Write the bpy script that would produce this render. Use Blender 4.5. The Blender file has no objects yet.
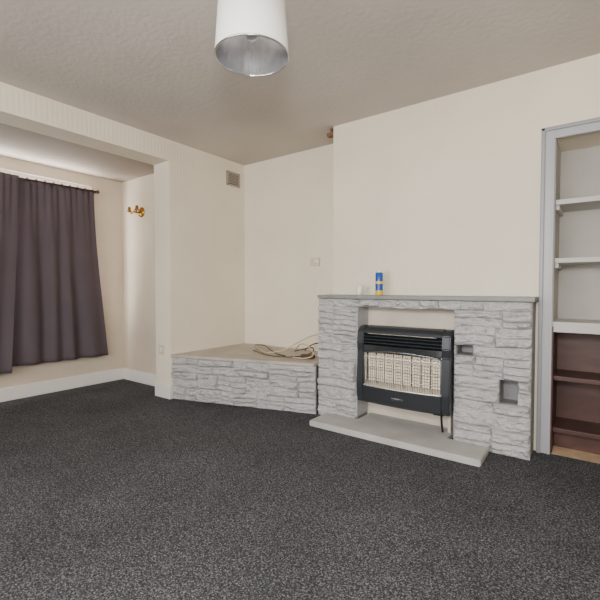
import bpy, bmesh, math, random
from mathutils import Vector, Matrix, noise
random.seed(7)
S=bpy.context.scene

# ---------- materials ----------
def lin(c):
    return tuple(((v/255)/12.92 if v/255<=0.04045 else ((v/255+0.055)/1.055)**2.4) for v in c)+(1,)
def mat(name,col,rough=0.7,metal=0.0,bump=0.0,bscale=40,var=0.0,vscale=4,emit=None,stretch=(1,1,1),trans=0,alpha=1):
    m=bpy.data.materials.new(name); m.use_nodes=True
    nt=m.node_tree; b=nt.nodes['Principled BSDF']
    b.inputs['Base Color'].default_value=lin(col)
    b.inputs['Roughness'].default_value=rough
    b.inputs['Metallic'].default_value=metal
    b.inputs['Transmission Weight'].default_value=trans
    tc=nt.nodes.new('ShaderNodeTexCoord'); mp=nt.nodes.new('ShaderNodeMapping')
    mp.inputs['Scale'].default_value=stretch
    nt.links.new(tc.outputs['Object'],mp.inputs['Vector'])
    if var>0:
        n=nt.nodes.new('ShaderNodeTexNoise'); n.inputs['Scale'].default_value=vscale; n.inputs['Detail'].default_value=5
        nt.links.new(mp.outputs[0],n.inputs['Vector'])
        r=nt.nodes.new('ShaderNodeValToRGB')
        r.color_ramp.elements[0].position=0.3; r.color_ramp.elements[1].position=0.7
        c=lin(col)
        r.color_ramp.elements[0].color=tuple(x*(1-var) for x in c[:3])+(1,)
        r.color_ramp.elements[1].color=tuple(min(1,x*(1+var)) for x in c[:3])+(1,)
        nt.links.new(n.outputs['Fac'],r.inputs['Fac']); nt.links.new(r.outputs['Color'],b.inputs['Base Color'])
    if bump>0:
        n=nt.nodes.new('ShaderNodeTexNoise'); n.inputs['Scale'].default_value=bscale; n.inputs['Detail'].default_value=6
        nt.links.new(mp.outputs[0],n.inputs['Vector'])
        bp=nt.nodes.new('ShaderNodeBump'); bp.inputs['Strength'].default_value=bump; bp.inputs['Distance'].default_value=0.01
        nt.links.new(n.outputs['Fac'],bp.inputs['Height']); nt.links.new(bp.outputs[0],b.inputs['Normal'])
    return m

def wallpaper(name,col):
    m=mat(name,col,0.75,var=0.05,vscale=1.6)
    nt=m.node_tree; b=nt.nodes['Principled BSDF']
    tc=nt.nodes.new('ShaderNodeTexCoord'); sx=nt.nodes.new('ShaderNodeSeparateXYZ'); nt.links.new(tc.outputs['Object'],sx.inputs[0])
    ad=nt.nodes.new('ShaderNodeMath'); nt.links.new(sx.outputs[0],ad.inputs[0]); nt.links.new(sx.outputs[1],ad.inputs[1])
    mu=nt.nodes.new('ShaderNodeMath'); mu.operation='MULTIPLY'; nt.links.new(ad.outputs[0],mu.inputs[0]); mu.inputs[1].default_value=2*math.pi/0.035
    si=nt.nodes.new('ShaderNodeMath'); si.operation='SINE'; nt.links.new(mu.outputs[0],si.inputs[0])
    n=nt.nodes.new('ShaderNodeTexNoise'); n.inputs['Scale'].default_value=45; n.inputs['Detail'].default_value=4; nt.links.new(tc.outputs['Object'],n.inputs['Vector'])
    ma=nt.nodes.new('ShaderNodeMath'); ma.operation='MULTIPLY_ADD'; nt.links.new(si.outputs[0],ma.inputs[0]); ma.inputs[1].default_value=0.35; nt.links.new(n.outputs['Fac'],ma.inputs[2])
    bp=nt.nodes.new('ShaderNodeBump'); bp.inputs['Strength'].default_value=0.35; bp.inputs['Distance'].default_value=0.003
    nt.links.new(ma.outputs[0],bp.inputs['Height']); nt.links.new(bp.outputs[0],b.inputs['Normal'])
    return m
M_wall=wallpaper('cream_wallpaper',(230,220,201))
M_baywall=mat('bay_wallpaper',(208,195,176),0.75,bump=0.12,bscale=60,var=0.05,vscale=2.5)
M_ceil=mat('ceiling_plaster',(197,189,181),0.85,bump=0.3,bscale=30,var=0.08,vscale=1.3)
M_bayceil_shaded=mat('bay_ceiling_plaster_shaded',(184,172,160),0.85,bump=0.3,bscale=30,var=0.08,vscale=1.3)  # darker copy of the ceiling plaster, the bay's dimness put into its colour
M_white=mat('white_gloss_trim',(232,229,224),0.4)
M_frame=mat('grey_gloss_frame',(170,170,174),0.4,var=0.04)
M_frame2=mat('grey_gloss_frame_dark',(148,148,153),0.4)
M_shelf=mat('shelf_paint',(190,188,184),0.6,var=0.05)
M_shelfin=mat('alcove_inner_paint',(174,170,163),0.8,var=0.08,vscale=3)
M_brown=mat('brown_stained_wood',(76,48,41),0.5,var=0.3,vscale=5,stretch=(1,1,4))
M_lino=mat('tan_lino',(200,172,138),0.6,var=0.25,vscale=12)
M_stone=mat('painted_stone',(182,180,180),0.8,bump=1.0,bscale=40,var=0.06,vscale=9,stretch=(0.6,0.6,1.5))
M_mortar_shade=mat('painted_mortar_niche_shade',(142,140,141),0.9,bump=0.6,bscale=60)  # joint mortar, its grey darkened to shade the niche backs too
M_slabtop=mat('plinth_top',(180,172,161),0.6,var=0.16,vscale=6,bump=0.2)
M_hearth=mat('hearth_paint',(184,181,178),0.7,var=0.1,vscale=7,bump=0.4,bscale=25)
M_mantel=mat('mantel_slate_paint',(128,131,126),0.5,var=0.12,vscale=14)
M_recess=mat('recess_plaster',(206,196,182),0.8,var=0.1,vscale=5)
M_dark=mat('heater_dark_enamel',(50,53,57),0.35,metal=0.2)
M_black=mat('heater_black',(18,18,20),0.5)
M_chrome=mat('chrome',(205,205,205),0.2,metal=1)
M_steel=mat('shade_silver',(240,241,245),0.2,metal=0.9,bump=0.5,bscale=22,stretch=(1,1,0.25))
M_ceramic=mat('radiant_ceramic',(240,226,204),0.8,var=0.10,vscale=30)
M_gap=mat('radiant_shadow_backing',(104,90,78),0.8)
M_wire=mat('grille_wire',(232,228,220),0.25,metal=0.6)
M_shade=mat('shade_white_fabric',(242,241,238),0.8)
M_bulb=mat('bulb_glass',(245,245,245),0.15)
M_brass=mat('brass',(176,132,62),0.3,metal=0.9)
M_vent=mat('vent_metal',(166,158,145),0.5)
M_ventd=mat('vent_dark',(76,70,62),0.8)
M_plastic=mat('cream_plastic',(212,201,183),0.4)
M_rod=mat('rod_dark_brown',(70,44,36),0.4)
M_blue=mat('can_blue',(30,78,160),0.3)
M_yellow=mat('can_yellow',(225,190,60),0.3)
M_canw=mat('can_white',(225,228,230),0.3)
M_pot=mat('glass_pot',(225,222,212),0.15)
M_cabw=mat('cable_cream',(196,178,146),0.5)
M_cabb=mat('cable_brown',(80,58,40),0.5)
M_woodstub=mat('wood_stub',(120,84,66),0.7)

# curtain
M_cur=mat('curtain_plum_grey',(87,76,82),0.9,bump=0.15,bscale=300,var=0.07,vscale=3)
# carpet
def carpet():
    m=bpy.data.materials.new('charcoal_fleck_carpet'); m.use_nodes=True; nt=m.node_tree; b=nt.nodes['Principled BSDF']
    tc=nt.nodes.new('ShaderNodeTexCoord')
    n=nt.nodes.new('ShaderNodeTexNoise'); n.inputs['Scale'].default_value=130; n.inputs['Detail'].default_value=4; n.inputs['Roughness'].default_value=0.75
    v=nt.nodes.new('ShaderNodeTexVoronoi'); v.inputs['Scale'].default_value=230
    n2=nt.nodes.new('ShaderNodeTexNoise'); n2.inputs['Scale'].default_value=2.2; n2.inputs['Detail'].default_value=4
    for q in (n,v,n2): nt.links.new(tc.outputs['Object'],q.inputs['Vector'])
    sep=nt.nodes.new('ShaderNodeSeparateColor'); nt.links.new(v.outputs['Color'],sep.inputs[0])
    mx=nt.nodes.new('ShaderNodeMath'); mx.operation='MULTIPLY_ADD'
    nt.links.new(sep.outputs[0],mx.inputs[0]); mx.inputs[1].default_value=0.32; nt.links.new(n.outputs['Fac'],mx.inputs[2])
    r=nt.nodes.new('ShaderNodeValToRGB'); e=r.color_ramp.elements
    e[0].position=0.45; e[0].color=lin((38,39,42)); e[1].position=1.0; e[1].color=lin((156,156,158))
    k=e.new(0.7); k.color=lin((73,74,77))
    nt.links.new(mx.outputs[0],r.inputs['Fac'])
    r2=nt.nodes.new('ShaderNodeMapRange'); r2.inputs[1].default_value=0.3; r2.inputs[2].default_value=0.7; r2.inputs[3].default_value=0.85; r2.inputs[4].default_value=1.15
    nt.links.new(n2.outputs['Fac'],r2.inputs[0])
    mm=nt.nodes.new('ShaderNodeVectorMath'); mm.operation='SCALE'
    nt.links.new(r.outputs['Color'],mm.inputs[0]); nt.links.new(r2.outputs[0],mm.inputs['Scale'])
    nt.links.new(mm.outputs[0],b.inputs['Base Color'])
    b.inputs['Roughness'].default_value=0.95; b.inputs['Specular IOR Level'].default_value=0.1
    bp=nt.nodes.new('ShaderNodeBump'); bp.inputs['Strength'].default_value=0.6; bp.inputs['Distance'].default_value=0.005
    nt.links.new(mx.outputs[0],bp.inputs['Height']); nt.links.new(bp.outputs[0],b.inputs['Normal'])
    return m
M_carpet=carpet()

# ---------- mesh builder ----------
class MB:
    def __init__(s): s.bm=bmesh.new(); s.mats=[]
    def mi(s,m):
        if m not in s.mats: s.mats.append(m)
        return s.mats.index(m)
    def box(s,x0,x1,y0,y1,z0,z1,m,bev=0.0,T=None,seg=2):
        t=bmesh.new()
        bmesh.ops.create_cube(t,size=1)
        for v in t.verts:
            v.co=Vector(((x0+x1)/2+v.co.x*(x1-x0),(y0+y1)/2+v.co.y*(y1-y0),(z0+z1)/2+v.co.z*(z1-z0)))
        if bev>0: bmesh.ops.bevel(t,geom=t.edges[:],offset=bev,segments=seg,affect='EDGES',profile=0.6)
        s.merge(t,m,T)
    def merge(s,t,m,T=None,smooth=False):
        if T is not None: bmesh.ops.transform(t,matrix=T,verts=t.verts)
        mi=s.mi(m); mp={}
        for v in t.verts: mp[v]=s.bm.verts.new(v.co)
        for f in t.faces:
            try:
                nf=s.bm.faces.new([mp[v] for v in f.verts]); nf.material_index=mi; nf.smooth=smooth
            except ValueError: pass
        t.free()
    def prism(s,poly,z0,z1,m,bev=0):
        t=bmesh.new()
        a=[t.verts.new((p[0],p[1],z0)) for p in poly]; b=[t.verts.new((p[0],p[1],z1)) for p in poly]
        n=len(poly); t.faces.new(a[::-1]); t.faces.new(b)
        for i in range(n): t.faces.new((a[i],a[(i+1)%n],b[(i+1)%n],b[i]))
        bmesh.ops.recalc_face_normals(t,faces=t.faces[:])
        if bev: bmesh.ops.bevel(t,geom=t.edges[:],offset=bev,segments=2,affect='EDGES')
        s.merge(t,m)
    def extrude_x(s,prof,x0,x1,m,bev=0):
        t=bmesh.new()
        a=[t.verts.new((x0,p[0],p[1])) for p in prof]; b=[t.verts.new((x1,p[0],p[1])) for p in prof]
        n=len(prof); t.faces.new(a[::-1]); t.faces.new(b)
        for i in range(n): t.faces.new((a[i],a[(i+1)%n],b[(i+1)%n],b[i]))
        bmesh.ops.recalc_face_normals(t,faces=t.faces[:])
        if bev: bmesh.ops.bevel(t,geom=t.edges[:],offset=bev,segments=2,affect='EDGES')
        s.merge(t,m)
    def lathe(s,prof,c,m,seg=32,T=None):
        t=bmesh.new(); rings=[]
        for r,z in prof:
            if r<1e-5: rings.append([t.verts.new((0,0,z))])
            else: rings.append([t.verts.new((r*math.cos(2*math.pi*i/seg),r*math.sin(2*math.pi*i/seg),z)) for i in range(seg)])
        for a,b in zip(rings,rings[1:]):
            for i in range(seg):
                j=(i+1)%seg
                if len(a)==1 and len(b)==1: continue
                if len(a)==1: t.faces.new((a[0],b[j],b[i]))
                elif len(b)==1: t.faces.new((a[i],a[j],b[0]))
                else: t.faces.new((a[i],a[j],b[j],b[i]))
        bmesh.ops.recalc_face_normals(t,faces=t.faces[:])
        TT=Matrix.Translation(c) @ (T if T is not None else Matrix.Identity(4))
        s.merge(t,m,TT,smooth=True)
    def tube(s,pts,r,m,seg=8):
        pts=[Vector(p) for p in pts]; t=bmesh.new(); rings=[]
        for i,p in enumerate(pts):
            d=(pts[min(i+1,len(pts)-1)]-pts[max(i-1,0)]).normalized()
            up=Vector((0,0,1)) if abs(d.z)<0.9 else Vector((1,0,0))
            a=d.cross(up).normalized(); b=d.cross(a).normalized()
            rings.append([t.verts.new(p+r*(math.cos(2*math.pi*k/seg)*a+math.sin(2*math.pi*k/seg)*b)) for k in range(seg)])
        for a,b in zip(rings,rings[1:]):
            for k in range(seg): t.faces.new((a[k],a[(k+1)%seg],b[(k+1)%seg],b[k]))
        t.faces.new(rings[0][::-1]); t.faces.new(rings[-1])
        bmesh.ops.recalc_face_normals(t,faces=t.faces[:])
        s.merge(t,m,smooth=True)
    def done(s,name):
        me=bpy.data.meshes.new(name); s.bm.to_mesh(me); s.bm.free()
        for m in s.mats: me.materials.append(m)
        o=bpy.data.objects.new(name,me); S.collection.objects.link(o); return o
def spline(pts,n=8):
    out=[]; P=[Vector(p) for p in pts]; P=[P[0]]+P+[P[-1]]
    for i in range(1,len(P)-2):
        for k in range(n):
            t=k/n; a,b,c,d=P[i-1],P[i],P[i+1],P[i+2]
            out.append(0.5*((2*b)+(c-a)*t+(2*a-5*b+4*c-d)*t*t+(3*b-a-3*c+d)*t**3))
    out.append(P[-2]); return out

# ---------- dimensions ----------
H=2.4; XB=-3.21; XB2=-3.445; YA=2.966; YC=3.31; XC=-1.835; XR=1.5; YF=-1.8
OX0,OX1,OZ=-0.247,0.60,1.965

# ---------- shell ----------
b=MB(); b.box(XB,XR,YF,YA,-0.1,0,M_carpet); b.box(-4.385,XB,-0.7,2.544,-0.1,0,M_carpet); b.box(XB,XC,YA,YC,-0.1,0,M_carpet)
b.box(OX0,OX1,YA,3.31,-0.1,-0.0,M_lino); b.done('floor')
b=MB(); b.box(XB2-0.0,XR+0.1,YF-0.1,YC+0.1,H,H+0.1,M_ceil); b.box(-4.485,XB2,-0.8,2.644,2.235,2.335,M_bayceil_shaded); b.done('ceiling')
b=MB()
b.box(XB,XC,YC,YC+0.1,0,H,M_wall)
b.box(XC,OX0,YA,YC+0.1,0,H,M_wall)
b.box(OX0,OX1,YA,YC+0.1,OZ,H,M_wall)
b.box(OX0,OX1,3.31,YC+0.1,0,OZ,M_shelfin)
b.box(OX1,XR,YA,YC+0.1,0,H,M_wall)
b.done('wall_back')
b=MB()
b.box(XB2,XB,2.326,YC+0.1,0,H,M_wall)
b.box(XB2,XB,-0.6,2.326,2.21,H,M_wall)
b.box(XB2,XB,YF-0.1,-0.6,0,H,M_wall)
b.done('wall_left')
WY0,WY1,WZ0,WZ1=0.45,2.2,0.75,2.12
b=MB()
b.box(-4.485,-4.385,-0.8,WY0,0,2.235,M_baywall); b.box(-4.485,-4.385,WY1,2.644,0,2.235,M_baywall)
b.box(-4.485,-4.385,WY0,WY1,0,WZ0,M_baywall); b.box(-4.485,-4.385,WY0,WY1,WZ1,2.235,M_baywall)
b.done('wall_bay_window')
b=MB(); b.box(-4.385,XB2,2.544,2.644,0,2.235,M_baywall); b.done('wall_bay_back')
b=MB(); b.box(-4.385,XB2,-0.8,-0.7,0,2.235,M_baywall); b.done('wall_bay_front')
b=MB(); b.box(XR,XR+0.1,YF-0.1,YC+0.1,0,H,M_wall); b.done('wall_right')
FX0,FX1,FZ0,FZ1=-2.7,0.9,0.8,2.15
b=MB()
b.box(XB,FX0,YF-0.1,YF,0,H,M_wall); b.box(FX1,XR,YF-0.1,YF,0,H,M_wall)
b.box(FX0,FX1,YF-0.1,YF,0,FZ0,M_wall); b.box(FX0,FX1,YF-0.1,YF,FZ1,H,M_wall)
b.done('wall_front')
# windows
b=MB()
for y0,y1 in ((WY0,WY0+0.05),((WY0+WY1)/2-0.025,(WY0+WY1)/2+0.025),(WY1-0.05,WY1)):
    b.box(-4.46,-4.41,y0,y1,WZ0,WZ1,M_white,0.004)
b.box(-4.455,-4.415,WY0,WY1,WZ0,WZ0+0.05,M_white,0.004); b.box(-4.455,-4.415,WY0,WY1,WZ1-0.04,WZ1,M_white,0.004)
b.done('window_1')
b=MB()
for x in (FX0,(FX0*2+FX1)/3,(FX0+FX1*2)/3,FX1-0.05):
    b.box(x,x+0.05,YF-0.07,YF-0.02,FZ0,FZ1,M_white,0.004)
b.box(FX0,FX1,YF-0.065,YF-0.025,FZ0,FZ0+0.05,M_white,0.004); b.box(FX0,FX1,YF-0.065,YF-0.025,FZ1-0.05,FZ1,M_white,0.004)
b.done('window_2')
# baseboards
def bb(name,x0,x1,y0,y1,h=0.125):
    b=MB(); b.box(x0,x1,y0,y1,0,h,M_white,0.006); b.done(name)
bb('baseboard_bay_window',-4.385,-4.365,-0.7,2.544)
bb('baseboard_bay_back',-4.365,XB2,2.524,2.544)
bb('baseboard_left',XB2,XB,2.308,2.326)
# ---------- cupboard alcove ----------
b=MB()
y=YA
for (a0,a1,s) in ((OX0-0.062,OX0+0.012,1),(OX1-0.012,OX1+0.062,-1)):
    b.box(a0,a1,y-0.018,y,0,OZ+0.06,M_frame,0.003)
    oa=(a0,a0+0.022) if s>0 else (a1-0.022,a1)
    b.box(oa[0],oa[1],y-0.034,y-0.0185,0,OZ+0.06,M_frame2,0.005)
    ia=(a1-0.014,a1-0.002) if s>0 else (a0+0.002,a0+0.014)
    b.box(ia[0],ia[1],y-0.026,y-0.0185,0,OZ,M_frame,0.003)
b.box(OX0+0.012,OX1-0.012,y-0.018,y,OZ-0.012,OZ+0.06,M_frame,0.003)
b.box(OX0-0.062,OX1+0.062,y-0.034,y-0.0185,OZ+0.038,OZ+0.06,M_frame2,0.005)
b.box(OX0,OX1,y-0.026,y-0.0185,OZ-0.01,OZ+0.002,M_frame,0.003)
b.done('trim_alcove_frame')
b=MB()
b.box(OX0+0.0005,OX0+0.015,y+0.001,3.309,0.83,OZ-0.001,M_shelfin); b.box(OX1-0.015,OX1-0.0005,y+0.001,3.309,0.83,OZ-0.001,M_shelfin)
b.box(OX0+0.0005,OX0+0.018,y+0.001,3.309,0.001,0.80,M_brown); b.box(OX1-0.018,OX1-0.0005,y+0.001,3.309,0.001,0.80,M_brown)
b.box(OX0+0.018,OX1-0.018,3.29,3.309,0.001,0.80,M_brown)
for z,t in ((1.57,0.03),(1.21,0.03)):
    b.box(OX0+0.016,OX1-0.016,y+0.02,3.308,z-t/2,z+t/2,M_shelf,0.003)
    b.box(OX0+0.016,OX0+0.035,y+0.04,3.3,z-t/2-0.03,z-t/2,M_shelf,0.002)
b.box(OX0+0.001,OX1-0.001,y+0.005,3.308,0.765,0.83,M_shelf,0.004)
for z in (0.47,0.14):
    b.box(OX0+0.018,OX1-0.018,y+0.05,3.289,z-0.014,z+0.014,M_brown,0.003)
b.box(OX0+0.018,OX1-0.018,y+0.16,y+0.18,0.001,0.125,M_brown,0.002)
b.done('alcove_shelving')

# ---------- stone work ----------
def stones(b,T,u0,u1,zs,voids,front=0.0,core_back=0.2,lmin=0.12,lmax=0.36,seed=0,rough=1.0):
    """local frame: x=u along face, y=depth (negative = out toward room), z up"""
    rnd=random.Random(seed)
    def warp(u,z):
        k=min(1,(z-zs[0])/0.03,(zs[-1]-z)/0.03); k=max(0,k)
        return 0.013*noise.noise(Vector((u*7+seed,z*4,0)))*k
    def block(c0,c1,z0,z1):
        out=rnd.uniform(-0.004,0.020); g=0.0010
        tilt=rnd.uniform(-0.012,0.012); tu=rnd.uniform(-0.010,0.010); sd=rnd.uniform(0,99)
        nu=max(4,int((c1-c0)/0.007)); nz=max(4,int((z1-z0)/0.005))
        t=bmesh.new(); G=[]
        for j in range(nz+1):
            row=[]
            for i in range(nu+1):
                fu=i/nu; fz=j/nz
                u=c0+g+(c1-c0-2*g)*fu; z=z0+g+(z1-z0-2*g)*fz
                e=min(fu*(c1-c0),(1-fu)*(c1-c0),fz*(z1-z0),(1-fz)*(z1-z0))
                rim=min(1,e/0.014); rim=rim**0.55
                rg=noise.fractal(Vector((u*15+sd,sd,z*26)),0.7,2.0,5)*0.018*rough
                st=abs(noise.noise(Vector((u*5+sd,7,z*30+sd))))*0.020*rough
                d=front-(0.004+rim*(0.007+out+rg+st)+(tilt*(fz-0.5)+tu*(fu-0.5))*2*rim)
                row.append(t.verts.new((u+0.005*noise.noise(Vector((z*30,u*10,sd)))*(1 if 0<i<nu else 0),d,z+warp(u,z))))
            G.append(row)
        for j in range(nz):
            for i in range(nu): t.faces.new((G[j][i],G[j][i+1],G[j+1][i+1],G[j+1][i]))
        per=[G[0][i] for i in range(nu+1)]+[G[j][nu] for j in range(1,nz+1)]+[G[nz][i] for i in range(nu-1,-1,-1)]+[G[j][0] for j in range(nz-1,0,-1)]
        bk=[t.verts.new((v.co.x,front+0.03,v.co.z)) for v in per]
        n=len(per)
        for i in range(n): t.faces.new((per[(i+1)%n],per[i],bk[i],bk[(i+1)%n]))
        b.merge(t,M_stone,T)
    for z0,z1 in zip(zs,zs[1:]):
        segs=[(u0,u1)]
        for (a0,a1,c0,c1) in voids:
            if c0<z1-0.005 and c1>z0+0.005:
                ns=[]
                for s0,s1 in segs:
                    if a1<=s0 or a0>=s1: ns.append((s0,s1)); continue
                    if a0>s0: ns.append((s0,a0))
                    if a1<s1: ns.append((a1,s1))
                segs=ns
        for s0,s1 in segs:
            b.box(s0+0.004,s1-0.004,front+0.004,front+core_back,z0,z1,M_mortar_shade,T=T)
            cuts=[s0]
            while cuts[-1]<s1-1e-4:
                nx=cuts[-1]+rnd.uniform(lmin,lmax)
                if s1-nx<lmin*0.8: nx=s1
                cuts.append(nx)
            for c0,c1 in zip(cuts,cuts[1:]):
                h=z1-z0
                if h<0.09: parts=[(z0,z1)]
                else:
                    r=rnd.random()
                    if r<0.15 and c1-c0<0.25: parts=[(z0,z1)]
                    elif r<0.65:
                        f=rnd.uniform(0.35,0.65); parts=[(z0,z0+h*f),(z0+h*f,z1)]
                    else:
                        f1=rnd.uniform(0.25,0.38); f2=rnd.uniform(0.6,0.72); parts=[(z0,z0+h*f1),(z0+h*f1,z0+h*f2),(z0+h*f2,z1)]
                for p0,p1 in parts:
                    if c1-c0>0.24 and rnd.random()<0.4 and len(parts)>1:
                        cm=c0+(c1-c0)*rnd.uniform(0.35,0.65); block(c0,cm,p0,p1); block(cm,c1,p0,p1)
                    else: block(c0,c1,p0,p1)

YP=2.770
PX0,PX1=-1.850,-0.322
QX0,QX1=-1.50,-0.772
zs=[0,0.155,0.315,0.467,0.60,0.67,0.79,0.895,0.955]
b=MB()
T=Matrix.Translation((0,YP,0))
stones(b,T,PX0,PX1,zs,[(QX0,QX1,-1,0.895),(-0.757,-0.655,0.60,0.67),(-0.495,-0.392,0.315,0.467)],core_back=YA-YP-0.001,seed=3)
b.box(-0.765,-0.645,YP+0.15,YA-0.001,0.59,0.68,M_mortar_shade); b.box(-0.51,-0.382,YP+0.16,YA-0.001,0.30,0.48,M_mortar_shade)  # niche backs, shade carried by the darkened mortar colour
b.box(QX0+0.001,QX1-0.001,YA-0.012,YA-0.001,0.045,0.894,M_recess)
b.box(QX0-0.004,QX0+0.006,YP+0.0,YA-0.001,0.045,0.894,M_stone)
b.box(PX0+0.008,PX1+0.015,YP-0.035,YA-0.001,0.957,0.985,M_mantel,0.004)
b.done('stone_fireplace_surround')

# hearth slab
b=MB()
b.prism([(-1.75,2.490),(-1.2,2.486),(-0.54,2.490),(-0.545,YP-0.035),(QX1-0.03,YP-0.033),(QX1-0.03,YA-0.02),(QX0+0.03,YA-0.02),(QX0+0.03,YP-0.035),(-1.75,YP-0.035)],0.0,0.042,M_hearth,0.005)
b.done('hearth_slab')

# diagonal plinth
A=Vector((XB+0.003,2.345,0)); B=Vector((-1.862,2.755,0)); L=(B-A).length; ang=math.atan2(B.y-A.y,B.x-A.x)
T=Matrix.Translation(A)@Matrix.Rotation(ang,4,'Z')
b=MB()
stones(b,T,0.0,L-0.005,[0,0.12,0.26,0.395],[],core_back=0.08,lmin=0.16,lmax=0.36,seed=11)
nrm=Vector((math.sin(ang),-math.cos(ang),0))
a=A+nrm*0.03; c=B+nrm*0.03
b.prism([(XB+0.002,a.y),(-1.872,c.y+0.0),(-1.872,YA-0.002),(XC-0.002,YA+0.0),(XC-0.002,YC-0.002),(XB+0.002,YC-0.002)],0.397,0.42,M_slabtop,0.004)
b.done('stone_plinth')

# ---------- gas heater ----------
b=MB(); hx0,hx1=-1.458,-0.776
DZ=-0.024
yb=YA-0.013
b.box(hx0+0.03,hx1-0.03,2.80,yb,0.22,0.73,M_black,0.01)
prof=[(2.80,0.220),(2.705,0.220),(2.690,0.260),(2.685,0.36),(2.700,0.60),(2.690,0.66),(2.700,0.745),(2.735,0.775),(2.80,0.785)]
b.extrude_x(prof,hx0,hx0+0.055,M_dark,0.006); b.extrude_x(prof,hx1-0.055,hx1,M_dark,0.006)
b.extrude_x([(2.80,0.785),(2.735,0.775),(2.700,0.750),(2.695,0.735),(2.705,0.730),(2.80,0.75)],hx0+0.055,hx1-0.055,M_dark,0.003)
for z in (0.705,0.682,0.66):
    b.extrude_x([(2.70,z),(2.698,z+0.008),(2.77,z+0.022),(2.77,z+0.012)],hx0+0.055,hx1-0.055,M_dark)
b.box(hx0+0.055,hx1-0.055,2.765,2.80,0.60,0.75,M_black)
b.box(hx0+0.09,hx1-0.09,2.692,2.698,0.728,0.734,M_chrome,0.001)
n=20
t=bmesh.new(); rows=[]
W0,W1=hx0+0.055,hx1-0.055
for i in range(n+1):
    f=i/n; x=W0+(W1-W0)*f; bow=0.030*(1-(2*f-1)**2)
    zt=0.65; zbm=0.592+0.024*(1-(2*f-1)**2)
    rows.append([t.verts.new((x,2.76,zt)),t.verts.new((x,2.705-bow*0.4,zt-0.004)),t.verts.new((x,2.690-bow,zbm+0.01)),t.verts.new((x,2.692-bow,zbm)),t.verts.new((x,2.76,zbm+0.004))])
for p,q in zip(rows,rows[1:]):
    for k in range(4): t.faces.new((p[k],q[k],q[k+1],p[k+1]))
bmesh.ops.recalc_face_normals(t,faces=t.faces[:]); b.merge(t,M_dark,smooth=False)
b.box(W0,W1,2.785,2.80,0.33,0.61,M_gap)
nr=8
for k in range(nr):
    w=(W1-W0-0.030)/nr
    x0=W0+0.015+k*w; x1=x0+w-0.009
    b.box(x0,x0+0.007,2.745,2.786,0.375,0.588,M_ceramic,0.002); b.box(x1-0.007,x1,2.745,2.786,0.375,0.588,M_ceramic,0.002)
    for j in range(10):
        z=0.376+j*0.0212; b.box(x0,x1,2.748,2.786,z,z+0.0155,M_ceramic,0.002)
b.extrude_x([(2.785,0.372),(2.705,0.345),(2.705,0.338),(2.785,0.338)],W0,W1,M_wire)
b.box(W0,W0+0.010,2.70,2.785,0.34,0.60,M_chrome,0.002); b.box(W1-0.010,W1,2.70,2.785,0.34,0.60,M_chrome,0.002)
def bowline(zc,off): return [(W0+(W1-W0)*i/20,off-0.028*(1-(2*i/20-1)**2),zc) for i in range(21)]
b.tube(bowline(0.349,2.698),0.006,M_wire,8)
b.tube([(p[0],p[1],p[2]+0.024*(1-(2*i/20-1)**2)) for i,p in enumerate(bowline(0.590,2.700))],0.005,M_chrome,8)
for i in range(34):
    f=(i+0.5)/34; x=W0+(W1-W0)*f; bow=0.022*(1-(2*f-1)**2)
    b.tube([(x,2.71-bow,0.345),(x,2.702-bow,0.40),(x,2.702-bow,0.56),(x,2.712-bow,0.606)],0.0016,M_chrome,5)
for z in (0.41,0.48,0.55):
    b.tube([(W0+(W1-W0)*i/16,2.705-0.022*(1-(2*i/16-1)**2),z) for i in range(17)],0.0026,M_wire,6)
t=bmesh.new(); rows=[]
for i in range(n+1):
    f=i/n; x=W0+(W1-W0)*f; bow=0.030*(1-(2*f-1)**2)
    rows.append([t.verts.new((x,2.78,0.345)),t.verts.new((x,2.692-bow,0.345)),t.verts.new((x,2.684-bow,0.337)),t.verts.new((x,2.690-bow,0.237)),t.verts.new((x,2.705-bow*0.6,0.221)),t.verts.new((x,2.79,0.221))])
for p,q in zip(rows,rows[1:]):
    for k in range(5): t.faces.new((p[k],q[k],q[k+1],p[k+1]))
bmesh.ops.recalc_face_normals(t,faces=t.faces[:]); b.merge(t,M_dark)
b.box(-1.165,-1.075,2.646,2.657,0.282,0.295,M_chrome,0.001)
b.box(-0.90,-0.83,2.74,2.79,0.201,0.245,M_black,0.006)
b.tube(spline([(-0.86,2.80,0.225),(-0.86,2.80,0.15),(-0.86,2.81,0.10),(-0.86,2.83,0.043)]),0.008,M_black)
b.box(-0.83,-0.81,2.84,2.90,0.043,0.222,M_recess,0.003)
bmesh.ops.translate(b.bm,vec=(0,0,DZ),verts=[v for v in b.bm.verts if v.co.z>0.2])
b.done('gas_heater')

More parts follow.
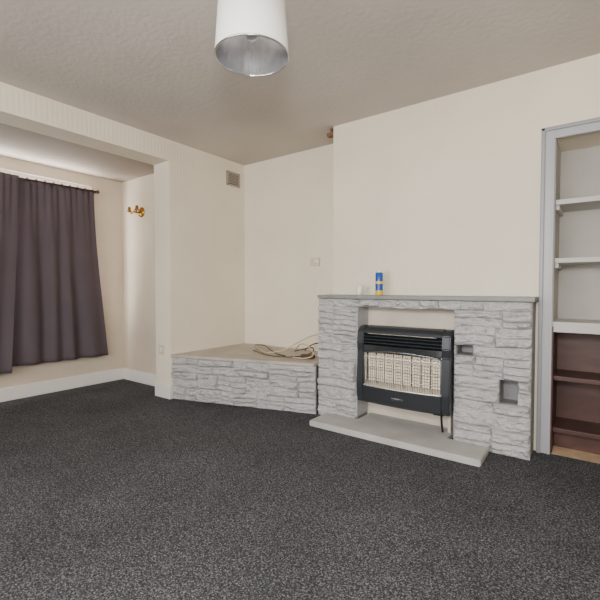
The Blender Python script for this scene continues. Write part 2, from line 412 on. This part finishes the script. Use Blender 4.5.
# ---------- curtains ----------
def panel(name,y0,y1,yb0,yb1,x,zt,zb0,zb1,waves,seed,amp=0.035):
    t=bmesh.new(); nu=180; nz=40; G=[]
    for j in range(nz+1):
        fz=j/nz; row=[]
        for i in range(nu+1):
            fu=i/nu; a=y0+(y1-y0)*fu; c=yb0+(yb1-yb0)*fu
            yy=a+(c-a)*(fz**1.4); zz=zt+((zb0+(zb1-zb0)*fu)-zt)*fz
            warp_=fu+0.10*noise.noise(Vector((fu*3,fz*0.6,seed)))
            ph=waves*2*math.pi*warp_
            am=amp*(0.55+0.45*fz)*max(0.15,0.6+1.1*noise.noise(Vector((fu*3.3,seed,fz*0.7))))
            fine=0.007*math.sin(fu*waves*2.7*2*math.pi)*max(0,1-fz*3)
            xx=x+am*math.sin(ph)+fine+0.02*noise.noise(Vector((fu*5,fz*2,seed+5)))
            row.append(t.verts.new((xx,yy,zz)))
        G.append(row)
    for j in range(nz):
        for i in range(nu): t.faces.new((G[j][i],G[j][i+1],G[j+1][i+1],G[j+1][i]))
    b=MB(); b.merge(t,M_cur,smooth=True)
    o=b.done(name); m=o.modifiers.new('s','SOLIDIFY'); m.thickness=0.004
    return o
root=bpy.data.objects.new('curtain_pair',None); S.collection.objects.link(root)
p1=panel('curtain_panel_a',1.38,2.18,1.33,2.32,-4.30,2.05,0.32,0.31,5,3,0.026)
p2=panel('curtain_panel_b',0.25,1.47,0.22,1.385,-4.235,2.05,0.27,0.28,8,8,0.026)
b=MB()
b.tube([(-4.275,0.15,2.02),(-4.275,2.2,2.05)],0.009,M_rod,10)
for yy in (0.15,2.21):
    b.lathe([(0,-0.02),(0.012,-0.018),(0.018,0),(0.012,0.016),(0,0.02)],(-4.275,yy,2.05 if yy>1 else 2.02),M_rod,16)
for yy in (0.2,1.3,2.19):
    b.tube([(-4.275,yy,2.04),(-4.384,yy,2.04)],0.007,M_rod,8)
for k in range(26):
    yy=0.28+k*0.075
    b.lathe([(0.012,-0.003),(0.019,-0.003),(0.019,0.003),(0.012,0.003),(0.012,-0.003)],(-4.275,yy,2.024+0.0146*(yy-0.15)),M_rod,12,Matrix.Rotation(math.pi/2,4,'X'))
rod=b.done('curtain_rod')
for o in (p1,p2,rod): o.parent=root

# ---------- pendant lamp ----------
px,py=-1.145,1.228; zb=1.970
b=MB()
b.lathe([(0.148,zb),(0.130,zb+0.27),(0.1285,zb+0.27),(0.1465,zb+0.0)],(px,py,0),M_shade,64)
b.lathe([(0.1460,zb+0.001),(0.1280,zb+0.269)],(px,py,0),M_steel,64)
b.lathe([(0.1485,zb+0.004),(0.1495,zb+0.002),(0.1485,zb-0.002),(0.145,zb-0.002),(0.145,zb+0.003)],(px,py,0),M_chrome,64)
b.lathe([(0.0,zb+0.065),(0.018,zb+0.07),(0.030,zb+0.09),(0.032,zb+0.11),(0.022,zb+0.14),(0.014,zb+0.175),(0.014,zb+0.20)],(px,py,0),M_bulb,24)
b.lathe([(0.0,zb+0.199),(0.02,zb+0.2),(0.02,zb+0.25),(0.008,zb+0.27),(0.004,zb+0.275),(0.004,H-0.03),(0.04,H-0.025),(0.045,H-0.001),(0,H-0.001)],(px,py,0),M_canw,24)
for k in range(3):
    an=k*2*math.pi/3
    b.tube([(px+0.018*math.cos(an),py+0.018*math.sin(an),zb+0.225),(px+0.13*math.cos(an),py+0.13*math.sin(an),zb+0.262)],0.002,M_chrome,6)
b.done('pendant_lamp')

# ---------- small objects ----------
b=MB(); v0,v1,w0,w1=3.04,3.23,2.135,2.285
b.box(XB,XB+0.006,v0,v1,w0,w1,M_ventd)
for (a0,a1,c0,c1) in ((v0,v1,w0,w0+0.016),(v0,v1,w1-0.016,w1),(v0,v0+0.016,w0,w1),(v1-0.016,v1,w0,w1)):
    b.box(XB,XB+0.014,a0,a1,c0,c1,M_vent,0.002)
for k in range(7): b.box(XB+0.004,XB+0.012,v0+0.016,v1-0.016,w0+0.026+k*0.016,w0+0.034+k*0.016,M_vent)
b.done('wall_vent')
b=MB(); b.box(-2.295,-2.195,YC-0.03,YC-0.001,1.255,1.335,M_plastic,0.006); b.lathe([(0,0.012),(0.018,0.012),(0.02,0)],(-2.225,YC-0.03,1.295),M_canw,20,Matrix.Rotation(math.pi/2,4,'X')); b.done('thermostat')
b=MB(); b.box(-3.385,-3.30,2.314,2.3255,0.41,0.50,M_plastic,0.004); b.box(-3.358,-3.327,2.309,2.3145,0.435,0.475,M_canw,0.003); b.done('light_switch')
b=MB(); b.box(-1.91,-1.837,2.975,3.03,2.335,2.365,M_woodstub,0.004); b.tube([(-1.875,3.0,2.365),(-1.875,3.0,2.399)],0.012,M_woodstub); b.done('pipe_bracket')
b=MB(); Rx=Matrix.Rotation(math.pi/2,4,'X')
c=Vector((-4.0,2.543,1.855))
b.lathe([(0,0.022),(0.035,0.02),(0.052,0.008),(0.055,0)],c,M_brass,28,Rx)
b.tube(spline([c+Vector((0,-0.02,0)),c+Vector((0,-0.07,-0.012)),c+Vector((0.0,-0.09,0.0))]),0.008,M_brass)
for s in (-1,1):
    b.tube(spline([c+Vector((0,-0.085,0)),c+Vector((s*0.03,-0.10,-0.022)),c+Vector((s*0.06,-0.10,-0.012)),c+Vector((s*0.07,-0.10,0.0))]),0.007,M_brass)
    b.lathe([(0.0,-0.004),(0.026,0.0),(0.030,0.008),(0.018,0.014),(0.017,0.045),(0.013,0.05),(0,0.05)],c+Vector((s*0.07,-0.10,0.0)),M_brass,20)
b.done('brass_wall_light')
b=MB(); c=(-1.349,2.84,0.9855)
b.lathe([(0,0),(0.026,0),(0.028,0.004),(0.028,0.035)],c,M_yellow,28)
b.lathe([(0.028,0.035),(0.028,0.085)],c,M_blue,28)
b.lathe([(0.0281,0.085),(0.0281,0.105)],c,M_yellow,28)
b.lathe([(0.028,0.105),(0.028,0.165),(0.022,0.172)],c,M_blue,28)
b.lathe([(0.022,0.172),(0.021,0.188),(0.016,0.195),(0,0.196)],c,M_canw,28)
b.done('spray_can')
b=MB(); c=(-1.515,2.84,0.9855)
b.lathe([(0,0),(0.022,0),(0.025,0.01),(0.027,0.06),(0.022,0.068),(0.022,0.08),(0,0.082)],c,M_pot,28); b.done('glass_jar')
# cables on plinth
b=MB(); z=0.434
b.tube(spline([(-2.85,3.10,z),(-2.65,2.95,z),(-2.5,2.88,z),(-2.35,2.93,z+0.03),(-2.25,3.02,z+0.10),(-2.15,3.1,z+0.16),(-2.05,3.15,z+0.17),(-1.95,3.1,z+0.08),(-1.93,2.98,z)],10),0.006,M_cabw)
b.tube(spline([(-2.95,3.2,z),(-2.75,3.12,z+0.02),(-2.55,2.98,z+0.01),(-2.35,2.86,z),(-2.15,2.85,z),(-2.05,2.95,z+0.03),(-2.15,3.10,z+0.05),(-2.35,3.1,z)],10),0.006,M_cabb)
b.tube(spline([(-2.5,3.25,z),(-2.35,3.12,z+0.02),(-2.2,2.98,z+0.09),(-2.08,2.92,z+0.10),(-1.98,2.88,z+0.03),(-2.05,2.82,z),(-2.25,2.84,z)],10),0.005,M_cabw)
b.tube(spline([(-2.3,3.2,z),(-2.15,3.12,z+0.08),(-2.0,3.1,z+0.10),(-1.92,3.15,z+0.02)],10),0.006,M_cabb)
b.tube(spline([(-2.7,2.9,z),(-2.5,2.8,z),(-2.35,2.76,z),(-2.2,2.80,z),(-2.1,2.9,z)],10),0.005,M_cabb)
b.box(-2.12,-2.0,2.88,2.94,0.4235,0.455,M_cabb,0.006)
b.done('loose_cables')

# ---------- lights ----------
def area(name,loc,rot,sx,sy,e,col=(1,1,1)):
    l=bpy.data.lights.new(name,'AREA'); l.shape='RECTANGLE'; l.size=sx; l.size_y=sy; l.energy=e; l.color=col
    o=bpy.data.objects.new(name,l); o.location=loc; o.rotation_euler=rot; S.collection.objects.link(o); return o
area('daylight_window_rear',((FX0+FX1)/2,YF-0.15,(FZ0+FZ1)/2),(math.radians(90),0,0),FX1-FX0,FZ1-FZ0,180,(1,0.985,0.96))
area('daylight_bay_window',(-4.55,(WY0+WY1)/2,(WZ0+WZ1)/2),(0,math.radians(-90),0),WZ1-WZ0,WY1-WY0,180,(1,0.97,0.93))
l=bpy.data.lights.new('camera_flash','AREA'); l.shape='DISK'; l.size=0.3; l.energy=42; l.color=(1,0.97,0.94)
o=bpy.data.objects.new('camera_flash',l); o.location=(0.05,-0.1,1.5); S.collection.objects.link(o)
o.rotation_euler=(Vector((-1.5,2.2,0.1))).to_track_quat('-Z','Y').to_euler()

w=bpy.data.worlds.new('World'); S.world=w; w.use_nodes=True
nt=w.node_tree; bg=nt.nodes['Background']; sky=nt.nodes.new('ShaderNodeTexSky'); sky.sky_type='NISHITA'; sky.sun_disc=False; sky.sun_elevation=math.radians(35)
nt.links.new(sky.outputs[0],bg.inputs['Color']); bg.inputs['Strength'].default_value=0.15

# ---------- camera ----------
cam=bpy.data.cameras.new('camera'); cam.sensor_width=36; cam.lens=407/600*36; cam.clip_start=0.05
co=bpy.data.objects.new('camera',cam); S.collection.objects.link(co)
co.location=(0,0,1.04); co.rotation_euler=(math.radians(90-1.7),0,math.radians(36.4))
S.camera=co
